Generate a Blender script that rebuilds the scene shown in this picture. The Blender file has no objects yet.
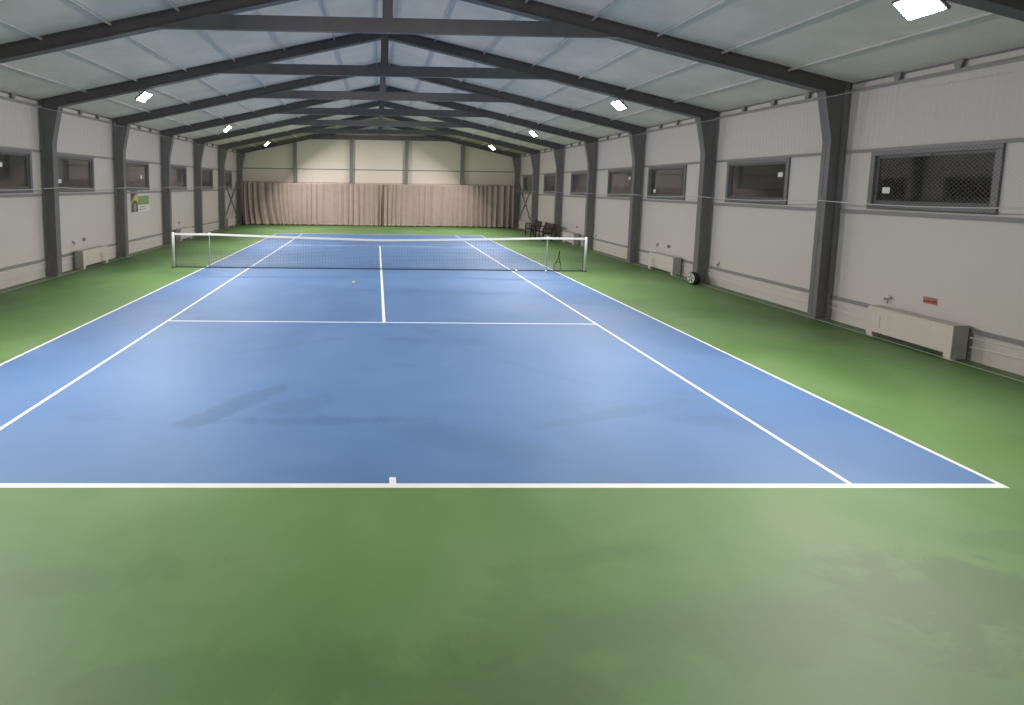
import bpy, bmesh, math, random
from mathutils import Vector, Matrix
random.seed(7)
S = bpy.context.scene
COL = S.collection
PI = math.pi

# ------------------------------------------------------------------ materials
def mat(name, col, rough=0.6, spec=0.4, metal=0.0, noise=None, bump=None, emit=None):
    """noise = (scale, amount) mottles the base colour; bump = (kind, scale, strength)"""
    m = bpy.data.materials.new(name); m.use_nodes = True
    nt = m.node_tree; b = nt.nodes['Principled BSDF']
    b.inputs['Base Color'].default_value = (*col, 1)
    b.inputs['Roughness'].default_value = rough
    b.inputs['Specular IOR Level'].default_value = spec
    b.inputs['Metallic'].default_value = metal
    tc = nt.nodes.new('ShaderNodeTexCoord')
    if noise:
        n = nt.nodes.new('ShaderNodeTexNoise'); n.inputs['Scale'].default_value = noise[0]
        n.inputs['Detail'].default_value = 5
        r = nt.nodes.new('ShaderNodeValToRGB')
        a = noise[1]
        r.color_ramp.elements[0].position = .3; r.color_ramp.elements[1].position = .7
        r.color_ramp.elements[0].color = (*[c*(1-a) for c in col], 1)
        r.color_ramp.elements[1].color = (*[min(1, c*(1+a)) for c in col], 1)
        nt.links.new(tc.outputs['Object'], n.inputs['Vector'])
        nt.links.new(n.outputs['Fac'], r.inputs['Fac'])
        nt.links.new(r.outputs['Color'], b.inputs['Base Color'])
    if bump:
        kind, sc, st = bump
        if kind == 'noise':
            n = nt.nodes.new('ShaderNodeTexNoise'); n.inputs['Scale'].default_value = sc; out = n.outputs['Fac']
            n.inputs['Detail'].default_value = 4
        else:
            n = nt.nodes.new('ShaderNodeTexWave'); n.bands_direction = kind
            n.inputs['Scale'].default_value = sc; out = n.outputs['Fac']
        bp = nt.nodes.new('ShaderNodeBump'); bp.inputs['Strength'].default_value = st; bp.inputs['Distance'].default_value = .01
        nt.links.new(tc.outputs['Object'], n.inputs['Vector'])
        nt.links.new(out, bp.inputs['Height']); nt.links.new(bp.outputs['Normal'], b.inputs['Normal'])
    if emit:
        b.inputs['Emission Color'].default_value = (*emit[0], 1); b.inputs['Emission Strength'].default_value = emit[1]
    return m

def court_mat(name, base, dark, light, worn, marks=()):
    """acrylic sports coating: cloudy tone, sparse scuffed patches"""
    m = bpy.data.materials.new(name); m.use_nodes = True
    nt = m.node_tree; b = nt.nodes['Principled BSDF']; N = nt.nodes.new; L = nt.links.new
    tc = N('ShaderNodeTexCoord')
    n1 = N('ShaderNodeTexNoise'); n1.inputs['Scale'].default_value = .45; n1.inputs['Detail'].default_value = 6; n1.inputs['Distortion'].default_value = .8
    r1 = N('ShaderNodeValToRGB'); r1.color_ramp.elements[0].position = .32; r1.color_ramp.elements[1].position = .68
    r1.color_ramp.elements[0].color = (*dark, 1); r1.color_ramp.elements[1].color = (*light, 1)
    e = r1.color_ramp.elements.new(.5); e.color = (*base, 1)
    n2 = N('ShaderNodeTexNoise'); n2.inputs['Scale'].default_value = .38; n2.inputs['Detail'].default_value = 8; n2.inputs['Roughness'].default_value = .62
    mp = N('ShaderNodeMapping'); mp.inputs['Location'].default_value = (3.1, 1.7, 0); mp.inputs['Scale'].default_value = (.8, 1.5, 1)
    r2 = N('ShaderNodeValToRGB'); r2.color_ramp.elements[0].position = .56; r2.color_ramp.elements[1].position = .66
    mul = N('ShaderNodeMath'); mul.operation = 'MULTIPLY'; mul.inputs[1].default_value = .55
    mx = N('ShaderNodeMix'); mx.data_type = 'RGBA'; mx.inputs['B'].default_value = (*worn, 1)
    L(tc.outputs['Object'], n1.inputs['Vector']); L(tc.outputs['Object'], mp.inputs['Vector']); L(mp.outputs['Vector'], n2.inputs['Vector'])
    L(n1.outputs['Fac'], r1.inputs['Fac']); L(n2.outputs['Fac'], r2.inputs['Fac']); L(r2.outputs['Color'], mul.inputs[0])
    L(mul.outputs[0], mx.inputs['Factor']); L(r1.outputs['Color'], mx.inputs['A'])
    cur = mx.outputs['Result']
    # scuff marks with a shape of their own: (x, y, half length, half width, angle, strength)
    ns = N('ShaderNodeTexNoise'); ns.inputs['Scale'].default_value = 1.5; ns.inputs['Detail'].default_value = 9; ns.inputs['Distortion'].default_value = 1.2; ns.inputs['Roughness'].default_value = .65
    L(tc.outputs['Object'], ns.inputs['Vector'])
    for (sx, sy, hl, hw, an, st) in marks:
        q = N('ShaderNodeMapping'); q.vector_type = 'TEXTURE'
        q.inputs['Location'].default_value = (sx, sy, 0); q.inputs['Rotation'].default_value = (0, 0, an); q.inputs['Scale'].default_value = (hl, hw, 1)
        ln = N('ShaderNodeVectorMath'); ln.operation = 'LENGTH'
        ad = N('ShaderNodeMath'); ad.operation = 'MULTIPLY_ADD'; ad.inputs[1].default_value = 3.4
        rr = N('ShaderNodeMapRange'); rr.interpolation_type = 'SMOOTHSTEP'
        rr.inputs['From Min'].default_value = 2.35; rr.inputs['From Max'].default_value = 2.95; rr.inputs['To Min'].default_value = st*.85; rr.inputs['To Max'].default_value = 0
        m2 = N('ShaderNodeMix'); m2.data_type = 'RGBA'; m2.inputs['B'].default_value = (*worn, 1)
        L(tc.outputs['Object'], q.inputs['Vector']); L(q.outputs[0], ln.inputs[0]); L(ns.outputs['Fac'], ad.inputs[0]); L(ln.outputs['Value'], ad.inputs[2])
        L(ad.outputs[0], rr.inputs['Value']); L(rr.outputs['Result'], m2.inputs['Factor']); L(cur, m2.inputs['A']); cur = m2.outputs['Result']
    L(cur, b.inputs['Base Color'])
    b.inputs['Roughness'].default_value = .55; b.inputs['Specular IOR Level'].default_value = .4
    n3 = N('ShaderNodeTexNoise'); n3.inputs['Scale'].default_value = 140
    bp = N('ShaderNodeBump'); bp.inputs['Strength'].default_value = .15; bp.inputs['Distance'].default_value = .003
    L(tc.outputs['Object'], n3.inputs['Vector']); L(n3.outputs['Fac'], bp.inputs['Height']); L(bp.outputs['Normal'], b.inputs['Normal'])
    return m

M = {}
M['green'] = court_mat('green_acrylic', (.090, .180, .052), (.070, .150, .040), (.118, .200, .076), (.066, .122, .042),
    ((3.5, -1.25, .75, .42, .1, .8), (2.2, -1.5, .5, .2, .3, .5), (-2.2, -1.05, .9, .14, .15, .55), (1.4, -.85, .7, .1, .2, .45), (-.9, -1.75, 1.3, .2, .1, .5), (4.6, -.7, .5, .12, 0, .5), (.3, -1.9, .8, .25, -.1, .6)))
M['blue'] = court_mat('blue_acrylic', (.072, .150, .305), (.063, .136, .282), (.086, .166, .325), (.052, .112, .218),
    ((-1.78, 1.72, .85, .17, .92, .8), (-.75, 1.30, 1.1, .10, .03, .6), (-1.0, 1.75, .5, .22, .5, .45), (2.6, 1.5, 1.0, .12, .35, .5), (.7, .9, .9, .25, -.4, .4), (2.2, 2.9, .8, .1, -.8, .4), (-1.6, 4.0, .9, .12, .5, .35), (1.0, 8.3, 1.6, .5, 0, .4)))
M['line'] = mat('white_line_paint', (.62, .62, .63), .6, noise=(3, .05))
M['wall'] = mat('grey_white_panel', (.61, .555, .52), .5, .35, noise=(.5, .02), bump=('Y', 3.2, .06))
M['ribbed'] = mat('ribbed_grey_white_panel', (.61, .555, .52), .5, .35, noise=(.5, .02), bump=('Y', 3.2, .5))
M['endwall'] = mat('cream_panel', (.82, .73, .64), .5, .3, noise=(.5, .02), bump=('X', 3.2, .1))
M['foil'] = mat('silver_foil_ceiling', (.78, .69, .61), .75, .25, .0, noise=(1.3, .08), bump=('noise', 1.6, .5))
M['tan'] = mat('tan_insulation_ceiling', (.42, .39, .25), .6, .3, noise=(1.5, .1))
M['purlin'] = mat('galvanised_purlin', (.58, .55, .52), .45, .5, .1, noise=(6, .08))
M['steel'] = mat('grey_painted_steel', (.142, .132, .136), .45, .45, noise=(2.5, .1))
M['girt'] = mat('grey_girt', (.24, .23, .225), .5, .4, noise=(3, .06))
M['winframe'] = mat('grey_window_aluminium', (.135, .128, .13), .4, .5, noise=(5, .05))
M['sash'] = mat('dark_sash', (.06, .056, .06), .4, .5, noise=(5, .05))
M['white'] = mat('white_plastic', (.75, .73, .70), .4, .45, noise=(8, .03))
M['heater'] = mat('ivory_heater_enamel', (.63, .565, .51), .38, .45, noise=(4, .03))
M['hside'] = mat('grey_heater_side', (.40, .375, .34), .45, .4, noise=(9, .1))
M['black'] = mat('black_rubber', (.015, .015, .015), .6, .4, noise=(9, .2))
M['dark'] = mat('dark_gap_metal', (.035, .03, .025), .6, .3, noise=(12, .2))
M['pipe'] = mat('white_pipe', (.68, .66, .63), .35, .5, noise=(6, .03))
M['postpaint'] = mat('white_post_paint', (.74, .76, .74), .35, .5, noise=(6, .03))
M['tape'] = mat('white_net_tape', (.66, .67, .65), .7, .2, noise=(12, .04))
M['net'] = mat('dark_net_twine', (.045, .05, .05), .7, .2, noise=(40, .1))
M['twine'] = mat('pale_net_twine', (.50, .48, .48), .7, .2, noise=(40, .1))
M['rope'] = mat('white_rope', (.52, .51, .50), .7, .2, noise=(60, .1))
M['curtain'] = mat('taupe_curtain_cloth', (.40, .308, .292), .85, .15, noise=(2, .06), bump=('noise', 60, .2))
M['hem'] = mat('pale_curtain_hem', (.50, .42, .36), .85, .15, noise=(6, .1))
M['wood'] = mat('brown_bench_wood', (.045, .026, .019), .5, .3, noise=(14, .25))
M['iron'] = mat('dark_bench_iron', (.022, .018, .017), .5, .4, noise=(9, .2))
M['ball'] = mat('yellow_ball_felt', (.62, .70, .30), .9, .1, noise=(60, .15))
M['ballw'] = mat('pale_ball_felt', (.72, .76, .66), .9, .1, noise=(60, .1))
M['red'] = mat('red_sign_print', (.42, .055, .055), .5, .4, noise=(30, .15))
M['maroon'] = mat('dark_red_print', (.12, .02, .02), .5, .4, noise=(30, .1))
M['pink'] = mat('pale_pink_print', (.50, .26, .25), .5, .4, noise=(30, .1))
M['pgreen'] = mat('poster_green', (.21, .33, .11), .45, .4, noise=(4, .1))
M['pyellow'] = mat('poster_yellow', (.62, .52, .14), .45, .4, noise=(4, .1))
M['pdark'] = mat('poster_dark_green', (.055, .065, .035), .45, .4, noise=(4, .2))
M['pgrey'] = mat('poster_grey_photo', (.30, .24, .23), .45, .4, noise=(5, .25))
M['pviolet'] = mat('poster_violet_print', (.13, .10, .26), .45, .4, noise=(9, .1))
M['brownbox'] = mat('brown_box_plastic', (.19, .13, .11), .5, .4, noise=(9, .1))
M['lens'] = mat('lit_led_lens', (.9, .88, .85), .3, .5, noise=(9, .02), emit=((1, .95, .88), 45))
M['lamp'] = mat('grey_lamp_housing', (.16, .16, .165), .4, .5, .3, noise=(9, .1))
M['chrome'] = mat('bright_rim_metal', (.62, .63, .62), .3, .5, .4, noise=(9, .05))

def glass_mat():
    m = bpy.data.materials.new('double_glazing'); m.use_nodes = True
    nt = m.node_tree; nt.nodes.clear(); N = nt.nodes.new; L = nt.links.new
    o = N('ShaderNodeOutputMaterial'); mx = N('ShaderNodeMixShader'); fr = N('ShaderNodeFresnel'); fr.inputs['IOR'].default_value = 2.0
    t = N('ShaderNodeBsdfTransparent'); t.inputs['Color'].default_value = (.82, .82, .84, 1)
    g = N('ShaderNodeBsdfGlossy'); g.inputs['Roughness'].default_value = .03; g.inputs['Color'].default_value = (.95, .93, .95, 1)
    L(fr.outputs[0], mx.inputs[0]); L(t.outputs[0], mx.inputs[1]); L(g.outputs[0], mx.inputs[2]); L(mx.outputs[0], o.inputs['Surface'])
    return m
M['glass'] = glass_mat()

# ------------------------------------------------------------------ mesh builder
class MB:
    def __init__(s): s.v = []; s.f = []; s.mi = []; s.sm = []
    def add(s, vs, fs, mi=0, smooth=False):
        o = len(s.v); s.v += [tuple(v) for v in vs]
        for f in fs: s.f.append([i+o for i in f]); s.mi.append(mi); s.sm.append(smooth)
        return s
    def box(s, x0, x1, y0, y1, z0, z1, mi=0):
        x0, x1 = min(x0, x1), max(x0, x1); y0, y1 = min(y0, y1), max(y0, y1); z0, z1 = min(z0, z1), max(z0, z1)
        v = [(x, y, z) for z in (z0, z1) for y in (y0, y1) for x in (x0, x1)]
        return s.add(v, [(0, 2, 3, 1), (4, 5, 7, 6), (0, 1, 5, 4), (2, 6, 7, 3), (0, 4, 6, 2), (1, 3, 7, 5)], mi)
    def prism(s, poly, axis, a, b, mi=0):
        """extrude a polygon given in the two other axes along `axis` from a to b"""
        def p(u, w, t):
            return {'x': (t, u, w), 'y': (u, t, w), 'z': (u, w, t)}[axis]
        n = len(poly); v = [p(*q, a) for q in poly] + [p(*q, b) for q in poly]
        f = [tuple(range(n)), tuple(reversed(range(n, 2*n)))] + [(i, i+n, (i+1) % n+n, (i+1) % n) for i in range(n)]
        return s.add(v, f, mi)
    def bar(s, a, b, w, h, up=(0, 0, 1), mi=0):
        a, b = Vector(a), Vector(b); d = (b-a).normalized(); u = Vector(up)
        r = d.cross(u)
        if r.length < 1e-5: r = d.cross(Vector((1, 0, 0)))
        r.normalize(); u = r.cross(d)
        r *= w/2; u *= h/2
        v = [a-r-u, a+r-u, a+r+u, a-r+u, b-r-u, b+r-u, b+r+u, b-r+u]
        return s.add(v, [(3, 2, 1, 0), (4, 5, 6, 7), (0, 1, 5, 4), (1, 2, 6, 5), (2, 3, 7, 6), (3, 0, 4, 7)], mi)
    def tube(s, pts, r, n=8, mi=0, closed=False):
        pts = [Vector(p) for p in pts]; m = len(pts); vs = []; fs = []
        rs = r if isinstance(r, (list, tuple)) else [r]*m
        prev = None
        for i, p in enumerate(pts):
            if closed: d = pts[(i+1) % m]-pts[i-1]
            else: d = pts[min(i+1, m-1)]-pts[max(i-1, 0)]
            d.normalize()
            ref = prev if prev is not None else (Vector((0, 0, 1)) if abs(d.z) < .9 else Vector((1, 0, 0)))
            u = (ref-d*ref.dot(d))
            if u.length < 1e-6: u = d.orthogonal()
            u.normalize(); prev = u; w = d.cross(u)
            for k in range(n):
                t = 2*PI*k/n; vs.append(p+(u*math.cos(t)+w*math.sin(t))*rs[i])
        for i in range(m if closed else m-1):
            j = (i+1) % m
            for k in range(n): fs.append((i*n+k, i*n+(k+1) % n, j*n+(k+1) % n, j*n+k))
        if not closed: fs.append(tuple(reversed(range(n)))); fs.append(tuple(range((m-1)*n, m*n)))
        return s.add(vs, fs, mi, True)
    def lathe(s, prof, c=(0, 0, 0), axis='z', n=20, mi=0, smooth=True):
        """prof: list of (radius, height)"""
        vs = []; fs = []; m = len(prof); c = Vector(c)
        for r, h in prof:
            for k in range(n):
                t = 2*PI*k/n; a, b = r*math.cos(t), r*math.sin(t)
                vs.append(c+Vector({'z': (a, b, h), 'x': (h, a, b), 'y': (b, h, a)}[axis]))
        for i in range(m-1):
            for k in range(n): fs.append((i*n+k, i*n+(k+1) % n, (i+1)*n+(k+1) % n, (i+1)*n+k))
        fs.append(tuple(reversed(range(n)))); fs.append(tuple(range((m-1)*n, m*n)))
        return s.add(vs, fs, mi, smooth)
    def strand(s, a, b, r):
        """three sided twine"""
        a, b = Vector(a), Vector(b); d = (b-a).normalized(); u = d.orthogonal().normalized(); w = d.cross(u); vs = []
        for p in (a, b):
            for k in range(3):
                t = 2*PI*k/3; vs.append(p+(u*math.cos(t)+w*math.sin(t))*r)
        return s.add(vs, [(0, 1, 4, 3), (1, 2, 5, 4), (2, 0, 3, 5)])
    def build(s, name, mats, parent=None, bevel=0, loc=None):
        me = bpy.data.meshes.new(name); me.from_pydata(s.v, [], s.f); me.update()
        for m in (mats if isinstance(mats, (list, tuple)) else [mats]): me.materials.append(m)
        for p, mi, sm in zip(me.polygons, s.mi, s.sm): p.material_index = mi; p.use_smooth = sm
        bm = bmesh.new(); bm.from_mesh(me); bmesh.ops.recalc_face_normals(bm, faces=bm.faces); bm.to_mesh(me); bm.free()
        o = bpy.data.objects.new(name, me); COL.objects.link(o)
        if parent: o.parent = parent
        if loc: o.location = loc
        if bevel:
            b = o.modifiers.new('bevel', 'BEVEL'); b.width = bevel; b.segments = 2; b.limit_method = 'ANGLE'
        return o

def tag(o, label, cat, group=None, kind=None):
    if label: o['label'] = label
    if cat: o['category'] = cat
    if group: o['group'] = group
    if kind: o['kind'] = kind
    return o
def thing(name, label, cat, loc=(0, 0, 0), rz=0, group=None):
    o = bpy.data.objects.new(name, None); COL.objects.link(o); o.location = loc; o.rotation_euler = (0, 0, rz)
    o.empty_display_size = .1
    return tag(o, label, cat, group)
def copy_tree(o, parent=None):
    c = o.copy(); COL.objects.link(c)
    if parent: c.parent = parent
    for ch in list(o.children): copy_tree(ch, c)
    return c

# ------------------------------------------------------------------ dimensions of the hall
WX = 9.15                                   # inner wall face
Y0, Y1 = -6.3, 30.05
FR = [-1.8, 2.15, 6.1, 10.1, 14.0, 17.95, 21.9, 25.85, 29.8]
def rtop(x): return 6.78-.225*abs(x)        # top of rafters = underside of the roof
ZT = rtop(WX)

# ------------------------------------------------------------------ floor with the court painted on it
def floor():
    D, Sg, SV = 5.485, 4.115, .046
    L = 23.77; N = 11.885; SL = 5.485
    xs = sorted(set([-WX-.1, WX+.1, -D, D, -D+SV, D-SV, -Sg, Sg, -Sg+SV, Sg-SV, -.03, .03]))
    ys = sorted(set([Y0-.1, Y1+.1, 0, .067, L, L-.067, .165, L-.165, SL, SL+SV, L-SL, L-SL-SV, N]))
    m = MB()
    def kind(x, y):
        ax = abs(x); yy = min(y, L-y)
        if ax > D or yy < 0: return 0
        if yy < .067 or ax > D-SV: return 2
        if Sg-SV < ax < Sg: return 2
        if ax < .03 and yy < .165: return 2
        if ax < Sg-SV and SL < yy < SL+SV: return 2
        if ax < .03 and yy > SL: return 2
        return 1
    for i in range(len(xs)-1):
        for j in range(len(ys)-1):
            x0, x1, y0, y1 = xs[i], xs[i+1], ys[j], ys[j+1]
            m.add([(x0, y0, 0), (x1, y0, 0), (x1, y1, 0), (x0, y1, 0)], [(0, 1, 2, 3)], kind((x0+x1)/2, (y0+y1)/2))
    # slab under the coating
    m.box(-WX-.1, WX+.1, Y0-.1, Y1+.1, -.15, -.004, 0)
    o = m.build('floor', [M['green'], M['blue'], M['line']])
    tag(o, 'green acrylic hall floor with a blue tennis court and white lines', 'floor', kind='structure')
floor()

# ------------------------------------------------------------------ walls with window openings
WZ0, WZ1 = 2.29, 3.36
WR = [(3.35, 5.44, (5.15, 2.64)), (7.41, 9.51, (7.72, 2.98)), (11.38, 13.56, (13.2, 2.55)), (14.45, 16.70, (15.0, 3.0)),
      (18.47, 20.73, None), (22.54, 24.79, None), (26.71, 28.95, None)]
WL = [(7.52, 9.62, (8.55, 2.98)), (10.60, 12.62, (10.9, 2.60)), (14.66, 16.66, (16.1, 2.8)), (18.52, 20.76, None),
      (22.61, 24.74, None), (26.41, 28.52, None)]
def side_wall(sign, wins, name, label):
    x0, x1 = sign*WX, sign*(WX+.12)
    ys = sorted(set([Y0-.12, Y1+.12]+[w[0] for w in wins]+[w[1] for w in wins]))
    zs = [-.15, WZ0, WZ1, ZT+.06]
    m = MB()
    for i in range(len(ys)-1):
        for j in range(3):
            if j == 1 and any(abs(ys[i]-w[0]) < 1e-6 for w in wins): continue
            m.box(x0, x1, ys[i], ys[i+1], zs[j], zs[j+1], 1 if j == 2 else 0)
    w = m.build(name, [M['wall'], M['ribbed']]); tag(w, label, 'wall', kind='structure')
    xi = sign*(WX-.05)
    for z, h in ((3.385, .055), (2.225, .07), (.465, .075)):
        MB().box(xi if z > 1 else sign*(WX-.028), x0, Y0, Y1, z-h/2, z+h/2).build('girt', M['girt'], w)
    # rail under the eaves with its brackets
    MB().box(sign*(WX-.09), sign*(WX-.02), Y0, Y1, 4.53, 4.585).build('eave_rail', M['girt'], w)
    y = Y0+.5
    while y < Y1:
        if min(abs(y-f) for f in FR) > .2:
            MB().prism([(y-.035, 4.585), (y+.035, 4.585), (y+.075, ZT), (y-.075, ZT)], 'x', sign*(WX-.08), sign*(WX-.03)).build('eave_bracket', M['girt'], w)
        y += .987
    # slim closing angle where wall meets roof
    MB().box(sign*(WX-.03), x0, Y0, Y1, ZT-.025, ZT+.005).build('eave_angle', M['steel'], w)
    return w
wall_r = side_wall(1, WR, 'wall_right', 'right wall of pale grey sandwich panels with high windows')
wall_l = side_wall(-1, WL, 'wall_left', 'left wall of pale grey sandwich panels with high windows')
def gable(y0, y1, name, label, mt):
    m = MB(); m.prism([(-WX-.12, -.15), (WX+.12, -.15), (WX+.12, rtop(WX+.12)+.05), (0, 6.83), (-WX-.12, rtop(WX+.12)+.05)], 'y', y0, y1)
    o = m.build(name, mt); return tag(o, label, 'wall', kind='structure')
wall_b = gable(Y1, Y1+.12, 'wall_back', 'cream end wall above the curtains', M['endwall'])
MB().box(-WX, WX, Y1-.01, Y1, 3.58, 3.64).build('girt', M['girt'], wall_b)
gable(Y0-.12, Y0, 'wall_front', 'end wall behind the camera', M['endwall'])

wn = 0
def window(sign, y0, y1, st, label):
    global wn; wn += 1
    o = bpy.data.objects.new('window_%d' % wn, None); COL.objects.link(o); o.location = (sign*WX, (y0+y1)/2, WZ0)
    tag(o, label, 'window', kind='structure')
    hw = (y1-y0)/2; h = WZ1-WZ0
    def X(d): return sign*d                       # d > 0 goes outwards
    f = MB(); t = .085
    f.box(X(-.045), X(.10), -hw, hw, 0, t); f.box(X(-.045), X(.10), -hw, hw, h-t, h)
    f.box(X(-.045), X(.10), -hw, -hw+t, t, h-t); f.box(X(-.045), X(.10), hw-t, hw, t, h-t)
    f.build('window_frame', M['winframe'], o, bevel=.006)
    g = MB(); s = .05
    g.box(X(.0), X(.06), -hw+t, hw-t, t, t+s*1.5); g.box(X(.0), X(.06), -hw+t, hw-t, h-t-s, h-t)
    g.box(X(.0), X(.06), -hw+t, -hw+t+s, t+s*1.5, h-t-s); g.box(X(.0), X(.06), hw-t-s, hw-t, t+s*1.5, h-t-s)
    g.build('window_sash', M['sash'], o, bevel=.004)
    MB().box(X(.025), X(.033), -hw+t+s, hw-t-s, t+s, h-t-s).build('pane', M['glass'], o)
    hd = MB(); hd.box(X(-.012), X(.0), -.02, .02, h-t-s+.01, h-t-.01); hd.box(X(-.03), X(-.012), -.012, .07, h-t-s+.016, h-t-.016)
    hd.build('window_handle', M['winframe'], o)
    if st:
        yy, zz = st[0]-(y0+y1)/2, st[1]-WZ0
        MB().box(X(.022), X(.0249), yy-.07, yy+.07, zz-.055, zz+.055).build('sticker', M['white'], o)
NR = ['nearest window on the right wall, above the red sign', 'right wall window beyond the first column, white tag top right', 'right wall window above the second heater and the small wheel',
      'fourth window along the right wall from the camera', 'right wall window above the heater behind the net post', 'right wall window above the two benches', 'farthest window on the right wall, above the cross bracing']
NL = ['left wall window cut by the left edge of the photo', 'left wall window above the nearest left heater', 'left wall window above the green and white poster', 'left wall window just past the poster bay',
      'second farthest window on the left wall', 'farthest window on the left wall, above the cross bracing']
for (a, b, s), l in zip(WR, NR): window(1, a, b, s, l)
for (a, b, s), l in zip(WL, NL): window(-1, a, b, s, l)

# ------------------------------------------------------------------ ceiling: two foil slopes, purlins
def ceiling():
    m = MB()
    for s in (-1, 1):
        for a, b, mi in ((Y0-.12, 25.85, 0), (25.85, Y1+.12, 1)):
            e = WX+.12
            v = [(0, a, rtop(0)), (s*e, a, rtop(e)), (s*e, b, rtop(e)), (0, b, rtop(0))]
            v += [(x, y, z+.1) for x, y, z in v]
            m.add(v, [(0, 1, 2, 3), (7, 6, 5, 4), (0, 4, 5, 1), (1, 5, 6, 2), (2, 6, 7, 3), (3, 7, 4, 0)], mi)
    c = m.build('ceiling', [M['foil'], M['tan']]); tag(c, 'silver foil lined pitched roof underside', 'ceiling', kind='structure')
    sl = math.atan(.225)
    for s in (-1, 1):
        for x in (.22, 1.33, 2.65, 3.97, 5.25, 6.55, 7.9):
            z = rtop(x)
            mm = MB(); w, h = .035, .05
            # Z shaped purlin, web square to the roof
            cx, cz = s*x, z
            def P(u, d): return (cx+s*(u*math.cos(sl)-d*math.sin(sl)), cz-u*math.sin(sl)-d*math.cos(sl))
            mm.prism([P(-.004, -.002), P(.004, -.002), P(.004, h), P(-.004, h)], 'y', Y0, Y1)
            mm.prism([P(.004, h-.006), P(.03, h-.006), P(.03, h), P(.004, h)], 'y', Y0, Y1)
            mm.prism([P(-.03, -.002), P(-.004, -.002), P(-.004, .006), P(-.03, .006)], 'y', Y0, Y1)
            mm.build('purlin', M['purlin'], c)
ceiling()

# ------------------------------------------------------------------ portal frames
def portal_frame():
    root = thing('portal_frame', '', 'steel frame')
    XO = WX-.06; FW = .2; T = .014
    for s in (-1, 1):
        m = MB()
        zc = rtop(XO)-.004
        inner = [(8.80, 0.012), (8.80, 3.61), (8.60, rtop(8.60)-.28)]
        # outer flange, web, inner flange with its kink
        m.box(s*(XO-T), s*XO, -FW/2, FW/2, .012, zc)
        web = [(s*(XO-T), .012), (s*(XO-T), zc), (s*8.60, rtop(8.60)-.012), (s*8.60, inner[2][1]), (s*8.80, 3.61), (s*8.80, .012)]
        m.prism(web, 'y', -.005, .005)
        for (xa, za), (xb, zb) in zip(inner, inner[1:]):
            m.prism([(s*xa, za), (s*xb, zb), (s*(xb+T), zb), (s*(xa+T), za)], 'y', -FW/2, FW/2)
        col = m.build('column', M['steel'], root)
        b = MB(); b.box(s*8.76, s*(XO+.0), -.13, .13, 0, .012)
        b.build('base_plate', M['steel'], col)
        # rafter
        m = MB(); xi, xo = .0, 8.70; d = .27
        def q(x, o): return (s*x, rtop(x)-o)
        m.prism([q(0, .002), q(XO-T, .002), q(XO-T, .012), q(0, .012)], 'y', -.1, .1)
        m.prism([q(0, d), q(8.62, d+.01), q(8.62, d-.004), q(0, d-.014)], 'y', -.1, .1)
        m.prism([q(0, .01), q(8.63, .01), q(8.63, d), q(0, d)], 'y', -.006, .006)
        m.build('rafter', M['steel'], root)
    t = MB()
    e0, e1 = 4.45, 3.35
    t.prism([(-e0, 5.50), (e0, 5.50), (e1, 5.77), (-e1, 5.77)], 'y', -.115, -.103)
    t.box(-e0, e0, -.103, -.015, 5.50, 5.512); t.box(-e1, e1, -.103, -.015, 5.758, 5.77)
    t.build('tie_beam', M['steel'], root)
    k = MB(); k.box(-.1, .1, -.1, -.088, 5.765, 6.60); k.box(-.1, -.088, -.088, .1, 5.765, 6.5); k.box(.088, .1, -.088, .1, 5.765, 6.5)
    k.build('king_post', M['steel'], root)
    return root
FL = ['grey steel portal frame just behind the camera',
      'grey steel portal frame nearest the camera, only its rafter showing at top right corner',
      'big grey steel portal frame with right column beside the nearest heater',
      'grey steel portal frame with right column beside the small wheel',
      'grey steel portal frame with left column just before the green poster',
      'grey steel portal frame with right column just beyond the right net post',
      'grey steel portal frame with right column beside the nearer bench',
      'grey steel portal frame second from the end wall, right column behind farther bench',
      'farthest grey steel portal frame, against the cream end wall']
pf = portal_frame()
for i, y in enumerate(FR):
    o = pf if i == 0 else copy_tree(pf)
    o.location.y = y; tag(o, FL[i], 'steel frame', 'portal frames along the hall')

# gable posts on the end wall
g0 = None
GL = ['grey steel post on end wall, leftmost of four', 'grey steel post on end wall, left of the curtain gap', 'grey steel post on end wall, right of the curtain gap', 'grey steel post on end wall, rightmost of four']
for i, x in enumerate((-5.45, -1.83, 1.75, 5.38)):
    zt = rtop(x)-.29 if abs(x) > 4.45 else 5.50
    m = MB(); m.box(-.1, .1, -.065, -.055, 0, zt); m.box(-.005, .005, -.055, .055, 0, zt); m.box(-.1, .1, .055, .065, 0, zt)
    o = m.build('gable_post', M['girt'], loc=(x, Y1-.075, 0)); tag(o, GL[i], 'steel post', 'posts on the end wall')

# cross bracing in the last bay
for s, l in ((1, 'steel cross bracing on right wall in the last bay'), (-1, 'steel cross bracing on left wall in the last bay')):
    b = thing('cross_bracing', l, 'bracing', (s*(WX-.17), 27.83, 0), 0, 'cross bracing in the end bay')
    MB().bar((0, -1.8, .25), (0, 1.8, 3.05), .012, .085, (1, 0, 0)).build('diagonal', M['steel'], b)
    MB().bar((s*.02, 1.8, .25), (s*.02, -1.8, 3.05), .012, .085, (1, 0, 0)).build('diagonal', M['steel'], b)

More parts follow.
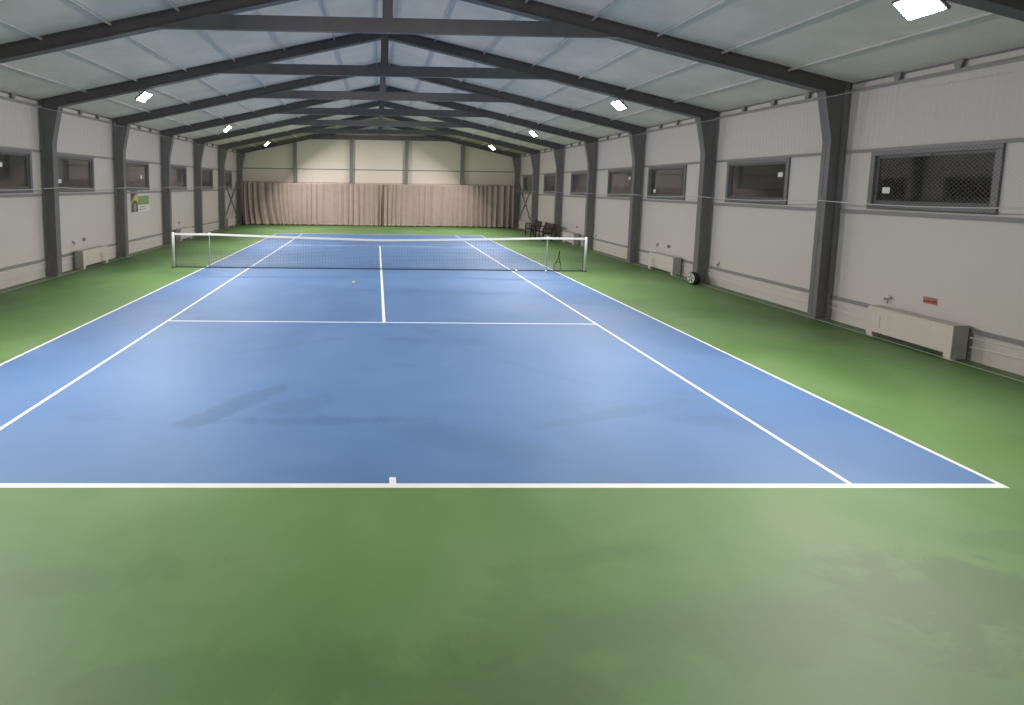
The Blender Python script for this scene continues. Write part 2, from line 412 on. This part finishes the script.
# ------------------------------------------------------------------ floodlights
TILT = math.radians(42)
def floodlight(power):
    root = thing('floodlight', '', 'lamp')
    # built looking down -Z, tilted later by the root's own children
    m = MB(); m.prism([(-.24, .02), (.24, .02), (.24, -.015), (-.24, -.015)], 'y', -.17, .17)
    hs = m.build('housing', M['lamp'], root, bevel=.008)
    f = MB()
    for k in range(9): f.box(-.22, .22, -.155+k*.036, -.149+k*.036, .02, .055)
    f.build('cooling_fins', M['lamp'], hs)
    MB().box(-.215, .215, -.145, .145, -.022, -.016).build('lens', M['lens'], hs)
    br = MB(); br.bar((-.26, 0, 0), (-.26, 0, .17), .03, .006, (0, 1, 0)); br.bar((.26, 0, 0), (.26, 0, .17), .03, .006, (0, 1, 0)); br.bar((-.262, 0, .17), (.262, 0, .17), .03, .006)
    return root, hs, br
LAMPS = [(2.15, 0, 0), (10.1, 0, 0), (17.95, 0, 0), (25.85, 0, .14)]
LN = {(1, 2.15): 'lit floodlight at the top right, nearest the camera', (1, 10.1): 'lit floodlight on the right, second nearest the camera', (1, 17.95): 'lit floodlight second from the end on the right',
      (1, 25.85): 'farthest lit floodlight on the right', (-1, 10.1): 'largest lit floodlight on the left, hung under the rafter before the poster', (-1, 17.95): 'lit floodlight second from the end on the left',
      (-1, 25.85): 'farthest lit floodlight on the left', (-1, 2.15): 'lit floodlight left of the camera under the rafter', (1, -5.75): 'lit floodlight behind the camera on the right', (-1, -5.75): 'lit floodlight behind the camera on the left'}
POWER = 365
for y, yl, yr in LAMPS:
    for s in (1, -1):
        root, hs, br = floodlight(POWER)
        tag(root, LN[(s, y)], 'lamp', 'floodlights under the rafters')
        x = 6.4; zr = rtop(x)-.28
        root.location = (s*x, y, zr-.19)
        root.rotation_euler = (0, 0, (-PI/2 if s < 0 else PI/2)+(yr if s > 0 else yl))
        # housing tilts about its X axis: local +Y is the inward direction
        hs.rotation_euler = (TILT, 0, 0)
        sl = math.atan(.225)
        br.build('bracket', M['lamp'], root)
        li = bpy.data.lights.new('floodlight_beam', 'AREA'); li.shape = 'RECTANGLE'; li.size = .42; li.size_y = .28
        li.energy = POWER; li.color = (1, .955, .915); li.spread = math.radians(140)
        lo = bpy.data.objects.new('floodlight_beam', li); COL.objects.link(lo); lo.parent = hs; lo.location = (0, 0, -.026)

# ------------------------------------------------------------------ heaters (fan coil cabinets)
def heater():
    root = thing('heater_cabinet', '', 'heater')
    # front faces +X locally... local frame: back at y=+, front at y=-, long axis x
    w, d, h = 1.42, .25, .56
    b = MB(); b.box(-w/2+.015, w/2-.015, -d/2+.02, d/2, .10, h-.012)
    b.build('body', M['hside'], root)
    f = MB(); f.box(-w/2, w/2, -d/2, -d/2+.02, .10, h); f.box(-w/2, -w/2+.11, -d/2, -d/2+.02, .03, .10); f.box(w/2-.11, w/2, -d/2, -d/2+.02, .03, .10)
    f.build('front_panel', M['heater'], root, bevel=.004)
    for s in (-1, 1):
        MB().box(s*(w/2-.11), s*w/2, -d/2+.02, -d/2+.1, 0, .10).build('foot', M['heater'], root)
        MB().box(s*(w/2-.015), s*w/2, -d/2+.02, d/2, .02, h-.012).build('side_panel', M['hside'], root)
        MB().box(s*(w/2-.05), s*(w/2-.01), d/2, d/2+.035, .02, h-.04).build('wall_bracket', M['dark'], root)
    t = MB(); t.box(-w/2, w/2, -d/2, d/2, h-.012, h)
    t.build('top_panel', M['heater'], root)
    g = MB()
    for k in range(8): g.box(-w/2+.12, w/2-.12, -d/2+.05+k*.021, -d/2+.058+k*.021, h, h+.004)
    g.build('top_grille', M['hside'], root)
    k = MB(); k.box(-w/2+.235, -w/2+.245, -d/2-.004, -d/2, .2, .42); k.build('door_seam', M['hside'], root)
    return root
HP = [(1, 4.18, 'white heater cabinet on right wall below the red sign'), (1, 11.92, 'white heater cabinet on right wall near the small wheel'),
      (1, 19.95, 'white heater cabinet on right wall behind the right net post'), (1, 27.75, 'farthest white heater cabinet on right wall beside the benches'),
      (-1, 11.98, 'nearest white heater cabinet on left wall, before the poster'), (-1, 19.75, 'white heater cabinet on left wall behind the left net post'),
      (-1, 27.2, 'farthest white heater cabinet on left wall beside the curtain')]
hp = heater()
for i, (s, y, l) in enumerate(HP):
    o = hp if i == 0 else copy_tree(hp)
    o.location = (s*8.93, y, 0); o.rotation_euler = (0, 0, -PI/2 if s > 0 else PI/2)
    tag(o, l, 'heater', 'heater cabinets along the walls')
    # air vent stub on the wall near one end of each cabinet, thermostat box above
vn = 0
def vent(s, y, z, l):
    r = thing('air_vent_valve', l, 'valve', (s*WX, y, z), 0, 'vent valves on the walls')
    MB().tube([(0, 0, -.02), (-s*.05, 0, -.02), (-s*.05, 0, -.11)], .012, 8).build('pipe_stub', M['girt'], r)
    MB().lathe([(.02, 0), (.034, .012), (.034, .05), (.02, .06)], (-s*.05, 0, -.02), 'z', 14).build('valve_head', M['white'], r)
    MB().lathe([(.03, 0), (.03, .02)], (-s*.052, .05, -.03), 'y', 12).build('hand_wheel', M['white'], r)
for s, y, z, l in ((1, 4.84, .71, 'white valve above the nearest right heater, left of red sign'), (1, 9.60, .63, 'white valve on right wall past the small wheel column'),
                (1, 12.72, .82, 'valve on right wall above the second right heater'), (1, 17.6, .66, 'white valve on right wall beyond the right net post'),
                (-1, 11.35, .82, 'valve on left wall above the nearest left heater')):
    vent(s, y, z, l)
def thermostat(s, y, z, l):
    r = thing('thermostat_box', l, 'thermostat', (s*WX, y, z), 0, 'thermostat boxes on the walls')
    MB().box(-s*.03, 0, -.07, .07, -.045, .045).build('housing', M['brownbox'], r, bevel=.006)
    MB().lathe([(.022, -.012), (.022, .0)], (-s*.032, .02, 0), 'x', 14).build('dial', M['hside'], r)
for s, y, z, l in ((1, 12.08, .80, 'small brown thermostat box above the second right heater'), (1, 19.75, .82, 'small thermostat box above the heater behind right net post'),
                (1, 27.6, .80, 'small thermostat box on right wall above farthest right heater'),
                (-1, 11.95, .83, 'small brown thermostat box above the nearest left heater'), (-1, 19.75, .80, 'small thermostat box above the heater behind left net post')):
    thermostat(s, y, z, l)

# pipes along the lower walls
def pipe(s, z0, amp, l, ph):
    pts = []; y = Y0+.1
    while y < Y1-.3:
        u = (y-2.15)/3.95
        fr = u-math.floor(u)
        pts.append((s*(WX-.045), y, z0-amp*math.sin(PI*fr)+.015*math.sin(y*.7+ph))); y += .25
    o = MB().tube(pts, .0125, 8).build('heating_pipe', M['pipe']); tag(o, l, 'pipe', 'heating pipes along the walls')
pipe(1, .40, .05, 'upper white heating pipe along foot of right wall', 0); pipe(1, .28, .07, 'lower white heating pipe along foot of right wall', .6)
pipe(-1, .41, .02, 'upper white heating pipe along foot of left wall', 1); pipe(-1, .27, .03, 'lower white heating pipe along foot of left wall', 2)

# ------------------------------------------------------------------ wall signs
def red_sign():
    r = thing('warning_sign', 'small red and white warning sign on right wall above heater', 'sign', (WX, 4.15, .80), -PI/2)
    # local: x along the wall (towards the camera), y into the wall
    MB().box(-.125, .105, -.006, 0, -.06, .06).build('plate', M['pink'], r)
    b = MB(); b.box(-.118, .098, -.0075, -.006, -.045, .022); b.build('red_band', M['red'], r)
    t = MB()
    for i in range(7): t.box(-.11+i*.029, -.11+i*.029+.018, -.0075, -.006, .03, .05)
    for i, (a, c) in enumerate(((-.11, -.07), (.02, .095), (.04, .09))): t.box(a, c, -.009, -.0075, -.03+i*.018, -.018+i*.018)
    t.box(-.06, .02, -.009, -.0075, -.022, -.01)
    t.build('lettering', M['maroon'], r)
red_sign()
def poster():
    r = thing('wall_poster', 'green and white poster board on left wall below a window', 'poster', (-WX, 15.86, 1.50), PI/2)
    W, H = 1.54, .86
    # local: x along the wall (away from camera = -x after the turn), so u runs from the near edge
    def bx(m, u0, u1, z0, z1, e=.001, b=.02): return m.box(-W/2+u0, -W/2+u1, -b-e, -b+.0005, z0, z1)
    MB().box(-W/2, W/2, -.02, 0, 0, H).build('board', M['white'], r)
    m = MB(); bx(m, 0, .56, 0, H); m.build('picture_panel', M['pgreen'], r)
    m = MB(); bx(m, 0, .5, .5, H-.01, .003); m.build('picture_photo', M['pgrey'], r)
    def poly(pts, e): return MB().prism([(-W/2+u, z) for u, z in pts], 'y', -.02-e, -.0195)
    poly([(0, .38), (.12, .47), (.40, .72), (.33, .78), (0, .78)], .004).build('red_corner', M['maroon'], r)
    poly([(0, .30), (.10, .40), (.36, .62), (.56, .62), (.56, .40), (.40, .36), (.12, .34)], .005).build('yellow_swoosh', M['pyellow'], r)
    a = [(.02, 0), (.54, 0), (.54, .1)]+[(.30+.22*math.cos(t), .22+.22*math.sin(t)) for t in [i*PI/14 for i in range(15)]]+[(.04, .1)]
    poly(a, .006).build('dark_arch', M['pdark'], r)
    a = [(.22, .02), (.40, .02)]+[(.31+.09*math.cos(t), .22+.12*math.sin(t)) for t in [i*PI/10 for i in range(11)]]
    poly(a, .008).build('pale_core', M['pgrey'], r)
    m = MB(); bx(m, .56, 1.52, .25, .60); m.build('green_panel', M['pgreen'], r)
    m = MB(); u = .62
    random.seed(3)
    for i in range(9):
        w = random.choice((.05, .07, .09)); bx(m, u, u+w, .67, .67+random.choice((.07, .07, .10))); u += w+.03
    m.build('heading', M['pviolet'], r)
    m = MB()
    for z, n in ((.155, 6), (.06, 10)):
        u = .74-(n-6)*.03
        for i in range(n):
            w = random.choice((.03, .05, .06)); bx(m, u, u+w, z, z+.035); u += w+.02
    m.build('small_print', M['pdark'], r)
poster()

# ------------------------------------------------------------------ nets hung along the side walls
def side_net(s, label):
    x = s*8.54; ya, yb = -5.6, 29.3; za, zb = .03, 4.43
    def X(z): return s*.215*(zb-z)/(zb-za)
    r = thing('hanging_net', label, 'net', (x, ya, 0), 0, 'nets hung along the side walls')
    m = MB(); L, H = yb-ya, zb-za; p = .066; rad = .0009
    k = -H
    while k < L:
        # rising diagonal y = k + t
        t0, t1 = max(0, -k), min(H, L-k)
        if t1 > t0+.01: m.strand((X(za+t0), k+t0, za+t0), (X(za+t1), k+t1, za+t1), rad); m.strand((X(za+t0), L-(k+t0), za+t0), (X(za+t1), L-(k+t1), za+t1), rad)
        k += p
    n = m.build('netting', M['twine'], r); n['kind'] = 'stuff'
    def rope(z, rad, nm, sag, mt='rope'):
        pts = []; y = 0
        while y <= L:
            u = ((ya+y)-2.15)/3.95; fr = u-math.floor(u)
            zz = z-sag*math.sin(PI*fr); pts.append((X(zz), y, zz)); y += .3
        MB().tube(pts, rad, 6).build(nm, M[mt], r)
    rope(zb, .004, 'top_rope', .02, 'twine'); rope(2.43, .009, 'middle_rope', .05); rope(za, .004, 'bottom_rope', .0, 'twine')
    # rings that tie the top rope to the columns
    for f in FR:
        if ya < f < yb:
            MB().tube([(0, f-ya, zb), (s*.09, f-ya, zb+.02)], .006, 6).build('tie_cord', M['rope'], r)
side_net(1, 'pale see-through netting hung along the right wall')
side_net(-1, 'pale see-through netting hung along the left wall')

# ------------------------------------------------------------------ tennis net, posts, singles sticks
NY = 11.885; PX = 6.40; SX = 5.12
def ztop(x):
    a = abs(x)
    if a > SX: return 1.065
    return .945+(1.065-.945)*(a/SX)**1.25
def tennis_net():
    r = thing('tennis_net', 'dark tennis net with white headband across the blue court', 'tennis net', (0, NY, 0))
    m = MB(); p = .048; n = int(2*(PX-.06)/p); rad = .0021
    xs = [-PX+.06+i*p for i in range(n+1)]
    for x in xs: m.strand((x, 0, .03), (x, 0, ztop(x)-.03), rad)
    rows = 21
    for k in range(rows+1):
        q = [xs[i] for i in range(0, len(xs), 6)]+[xs[-1]]
        for a, b in zip(q, q[1:]):
            za = .03+(ztop(a)-.06)*k/rows; zb = .03+(ztop(b)-.06)*k/rows
            m.strand((a, 0, za), (b, 0, zb), rad)
    nn = m.build('net_mesh', M['net'], r); nn['kind'] = 'stuff'
    m = MB(); q = [-PX+.05+i*(2*PX-.1)/60 for i in range(61)]
    for a, b in zip(q, q[1:]):
        za, zb = ztop(a), ztop(b)
        v = [(a, -.01, za-.062), (a, .01, za-.062), (a, .01, za), (a, -.01, za), (b, -.01, zb-.062), (b, .01, zb-.062), (b, .01, zb), (b, -.01, zb)]
        m.add(v, [(3, 2, 1, 0), (4, 5, 6, 7), (0, 1, 5, 4), (1, 2, 6, 5), (2, 3, 7, 6), (3, 0, 4, 7)])
    m.build('headband', M['tape'], r)
    MB().box(-PX+.06, PX-.06, -.012, .012, .004, .028).build('bottom_tape', M['net'], r)
    for s in (-1, 1): MB().box(s*(PX-.075), s*(PX-.06), -.008, .008, .03, 1.0).build('side_cord', M['net'], r)
tennis_net()
for s, l in ((-1, 'white net post with dark winch at left end of tennis net'), (1, 'white net post with dark winch at right end of tennis net')):
    r = thing('net_post', l, 'net post', (s*PX, NY, 0), 0, 'tennis net posts')
    MB().lathe([(.042, .01), (.042, 1.06), (.036, 1.085), (.0, 1.09)], n=18).build('tube', M['postpaint'], r)
    MB().lathe([(.075, 0), (.075, .012), (.05, .02)], n=18).build('floor_collar', M['dark'], r)
    w = MB(); w.box(-.035, .035, .043, .13, .90, 1.10); wi = w.build('winch', M['iron'], r, bevel=.006)
    MB().tube([(0, .11, 1.0), (-s*.09, .11, 1.02), (-s*.13, .11, 1.09), (-s*.13, .16, 1.1)], .009, 8).build('crank_handle', M['iron'], wi)
for s, l in ((-1, 'thin white singles stick under left part of the net band'), (1, 'thin white singles stick under right part of the net band')):
    r = thing('singles_stick', l, 'net stick', (5.19 if s > 0 else -5.30, NY+.022, 0), 0, 'singles sticks')
    MB().lathe([(.014, 0), (.014, 1.05), (.012, 1.075)], n=10).build('stick', M['postpaint'], r)
    MB().box(-.03, .03, -.012, .03, 1.055, 1.085).build('fork', M['postpaint'], r)

# ------------------------------------------------------------------ racket leaning on the net, balls
def racket():
    r = thing('tennis_racket', 'dark tennis racket standing head down against the net', 'racket', (5.47, NY-.13, .0))
    r.rotation_euler = (math.radians(-9), math.radians(9), 0)
    k = .9
    hw, hh = .128*k, .165*k; cz = hh+.012
    pts = [(hw*math.sin(t), 0, cz-hh*math.cos(t)) for t in [2*PI*i/36 for i in range(36)]]
    MB().tube(pts, .0095, 8, closed=True).build('head_frame', M['iron'], r)
    s = MB()
    for i in range(-7, 8):
        a = i*hw/8; z = hh*math.sqrt(1-(a/hw)**2); s.strand((a, 0, cz-z), (a, 0, cz+z), .0006)
    for i in range(-9, 10):
        a = i*hh/10; x = hw*math.sqrt(1-(a/hh)**2); s.strand((-x, 0, cz+a), (x, 0, cz+a), .0006)
    ss = s.build('strings', M['net'], r)
    for q in (-1, 1): MB().tube([(q*hw*.72, 0, cz+hh*.70), (q*.03, 0, cz+hh+.09), (q*.011, 0, cz+hh+.15)], .013, 8).build('throat', M['iron'], r)
    MB().tube([(0, 0, cz+hh+.14), (0, 0, cz+hh+.20), (0, 0, cz+hh+.335), (0, 0, cz+hh+.345)], [.014, .019, .019, .022], 10).build('grip', M['black'], r)
racket()
def ball(x, y, mt, l):
    m = MB(); n = 10
    m.lathe([(.033*math.sin(PI*i/n)+1e-4, .033-.033*math.cos(PI*i/n)) for i in range(n+1)], n=16)
    r = thing('tennis_ball', l, 'ball', (x, y, .001), random.random()*6, 'tennis balls on the court')
    m.build('felt', M[mt], r)
    t = [2*PI*i/40 for i in range(40)]
    MB().tube([(.0325*math.cos(a)*math.sqrt(1-(.5*math.sin(2*a))**2), .0325*math.sin(a)*math.sqrt(1-(.5*math.sin(2*a))**2), .033+.0325*.5*math.sin(2*a)) for a in t], .0012, 5, closed=True).build('seam', M['white'], r)
ball(-.75, 9.47, 'ball', 'yellow tennis ball lying alone left of the centre line')
ball(4.19, 11.72, 'ballw', 'tennis ball by the net on the right singles sideline')
ball(5.10, 11.68, 'ballw', 'tennis ball by the net left of the racket')

# ------------------------------------------------------------------ small wheel by the column
def wheel():
    r = thing('spare_wheel', 'small black wheel with pale rim standing beside right wall column', 'wheel', (8.62, 9.84, 0), math.radians(-82))
    R, w = .17, .17
    m = MB(); prof = [(.11, -w/2), (R-.03, -w/2), (R-.006, -w/2+.02), (R, -w/2+.045), (R, w/2-.045), (R-.006, w/2-.02), (R-.03, w/2), (.11, w/2)]
    m.lathe(prof, (0, 0, R), 'y', 32); m.build('tyre', M['black'], r)
    rim = MB().lathe([(.10, -w/2-.004), (.125, -w/2-.012), (.138, -w/2-.004), (.138, -w/2+.01), (.10, -w/2+.01)], (0, 0, R), 'y', 32)
    ro = rim.build('rim', M['chrome'], r)
    sp = MB()
    for k in range(5):
        a = 2*PI*k/5+.3; sp.bar((.02*math.cos(a), -w/2-.006, R+.02*math.sin(a)), (.115*math.cos(a), -w/2-.006, R+.115*math.sin(a)), .024, .012, (0, 1, 0))
    sp.build('spokes', M['black'], ro)
    MB().lathe([(.03, -w/2-.016), (.03, -w/2)], (0, 0, R), 'y', 16).build('hub', M['chrome'], r)
wheel()

# ------------------------------------------------------------------ benches
def bench():
    r = thing('garden_bench', '', 'bench')
    L = 1.35; D = .55
    # local: sitter faces -Y, long axis X
    for s in (-1, 1):
        x = s*(L/2-.04)
        fr = MB(); fr.bar((x, -D/2+.03, 0), (x, -D/2+.03, .62), .05, .05, (1, 0, 0)); fr.build('front_leg', M['iron'], r)
        b = MB(); b.bar((x, D/2-.10, 0), (x, D/2-.08, .42), .05, .05, (1, 0, 0)); b.bar((x, D/2-.08, .40), (x, D/2+.02, .86), .05, .045, (1, 0, 0)); b.build('back_leg', M['iron'], r)
        a = MB(); a.box(x-.035, x+.035, -D/2-.03, D/2-.03, .62, .65); a.build('armrest', M['wood'], r, bevel=.005)
        MB().box(x-.02, x+.02, -D/2+.05, D/2-.1, .35, .40).build('side_rail', M['iron'], r)
    for k in range(5):
        y = -D/2+.01+k*.095
        MB().box(-L/2+.0, L/2-.0, y, y+.08, .40, .425).build('seat_slat', M['wood'], r, bevel=.004)
    for k in range(4):
        z = .46+k*.105; y = D/2-.118+k*.0226
        MB().bar((-L/2, y+.035, z+.035), (L/2, y+.035, z+.035), .025, .102, (0, .21, 1)).build('back_slat', M['wood'], r, bevel=.004)
    return r
b1 = bench(); b2 = copy_tree(b1)
b1.location = (8.22, 21.65, 0); b1.rotation_euler = (0, 0, -PI/2); tag(b1, 'dark brown wooden bench by right wall, nearer of the two', 'bench', 'benches by the right wall')
b2.location = (8.21, 23.5, 0); b2.rotation_euler = (0, 0, -PI/2-.06); tag(b2, 'dark brown wooden bench by right wall, nearest the curtain', 'bench', 'benches by the right wall')

# ------------------------------------------------------------------ curtains across the end wall
def curtain(xa, xb, label, ends):
    r = thing('backdrop_curtain', label, 'curtain', (xa, 29.32, 0), 0, 'curtains across the end wall')
    W = xb-xa; nx = int(W/.022); nz = 22; zt, zb = 2.70, .03
    rnd = random.Random(int(xa*10)+50)
    ph = [0.0]
    for i in range(nx):
        x = i*W/nx
        edge = min(1, max(0, (1.9-(x if ends < 0 else W-x))/1.9))
        f = 5.2+1.5*math.sin(x*1.3+xa)+1.2*math.sin(x*3.1)+edge*2.5
        ph.append(ph[-1]+f*2*PI*.5*W/nx)
    def amp(x):
        edge = max(0, 1-(x if ends < 0 else W-x)/2.6)
        gap = max(0, 1-(W-x if ends < 0 else x)/.5)
        return .024+.020*(.5+.5*math.sin(x*2.3+1.7*xa))+.075*edge+.05*gap
    vs = []; m = MB()
    for j in range(nz+1):
        t = j/nz; z = zt+(zb-zt)*t
        for i in range(nx+1):
            x = i*W/nx
            sw = 0
            if ends < 0:
                e = max(0, 1-abs(x-1.7)/2.2); sw = .42*e*t**2.2
            a = amp(x)*(.65+.5*t)
            y = a*math.sin(ph[i]) + .35*a*math.sin(ph[i]*2.13+1.2+t*.8)
            vs.append((x+sw*.9+.02*math.sin(ph[i]*.5+t*2), y, z+ (.02*math.sin(ph[i]*.7) if j == nz else 0)))
    fs = []; mi = []
    n = nx+1
    for j in range(nz):
        for i in range(nx): fs.append((j*n+i, j*n+i+1, (j+1)*n+i+1, (j+1)*n+i))
    me = MB(); me.add(vs, fs, 0, True)
    for q in range((nz-1)*nx, nz*nx): me.mi[q] = 1
    o = me.build('curtain_cloth', [M['curtain'], M['hem']], r)
    sd = o.modifiers.new('thickness', 'SOLIDIFY'); sd.thickness = .006
    x = .1
    while x < W:
        MB().tube([(x, 0, 2.69), (x, .02, 2.735), (x, 0, 2.762), (x, -.018, 2.735)], .005, 5).build('curtain_hook', M['iron'], r); x += .27
curtain(-8.76, .13, 'taupe pleated curtain across end wall, left of the gap', -1)
curtain(.15, 8.66, 'taupe pleated curtain across end wall, right of the gap', 1)
o = MB().tube([(-9.0, 29.32, 2.745), (9.0, 29.32, 2.745)], .012, 8).build('curtain_wire', M['steel']); tag(o, 'taut steel wire along the end wall carrying the curtains', 'curtain wire')

# ------------------------------------------------------------------ world, camera, colour
w = bpy.data.worlds.new('night'); S.world = w; w.use_nodes = True
w.node_tree.nodes['Background'].inputs[0].default_value = (.5, .45, .5, 1); w.node_tree.nodes['Background'].inputs[1].default_value = .02

f, cx, cy, px, py, pz, yaw, pit, rol = 525.10134, 388.43748, 234.43752, -0.17303, -4.3119, 2.59483, 0.02379, 0.09216, 0.01389
cyw, syw, cp, sp = math.cos(yaw), math.sin(yaw), math.cos(pit), math.sin(pit)
fwd = Vector((syw*cp, cyw*cp, -sp)); right = Vector((cyw, -syw, 0)); up = right.cross(fwd)
r2 = right*math.cos(rol)+up*math.sin(rol); u2 = -right*math.sin(rol)+up*math.cos(rol)
cd = bpy.data.cameras.new('camera'); co = bpy.data.objects.new('camera', cd); COL.objects.link(co)
cd.sensor_fit = 'HORIZONTAL'; cd.sensor_width = 36; cd.lens = f/1024*36
cd.shift_x = (512-cx)/1024; cd.shift_y = (cy-352.5)/1024; cd.clip_start = .05; cd.clip_end = 200
mw = Matrix(((r2.x, u2.x, -fwd.x, px), (r2.y, u2.y, -fwd.y, py), (r2.z, u2.z, -fwd.z, pz), (0, 0, 0, 1)))
co.matrix_world = mw
S.camera = co

vs = S.view_settings; vs.view_transform = 'Standard'; vs.look = 'None'; vs.gamma = 1; vs.use_curve_mapping = False; vs.exposure = 0.1
S.cycles.max_bounces = 8; S.cycles.diffuse_bounces = 5; S.cycles.transparent_max_bounces = 24
S.cycles.use_denoising = True; S.cycles.sample_clamp_indirect = 10
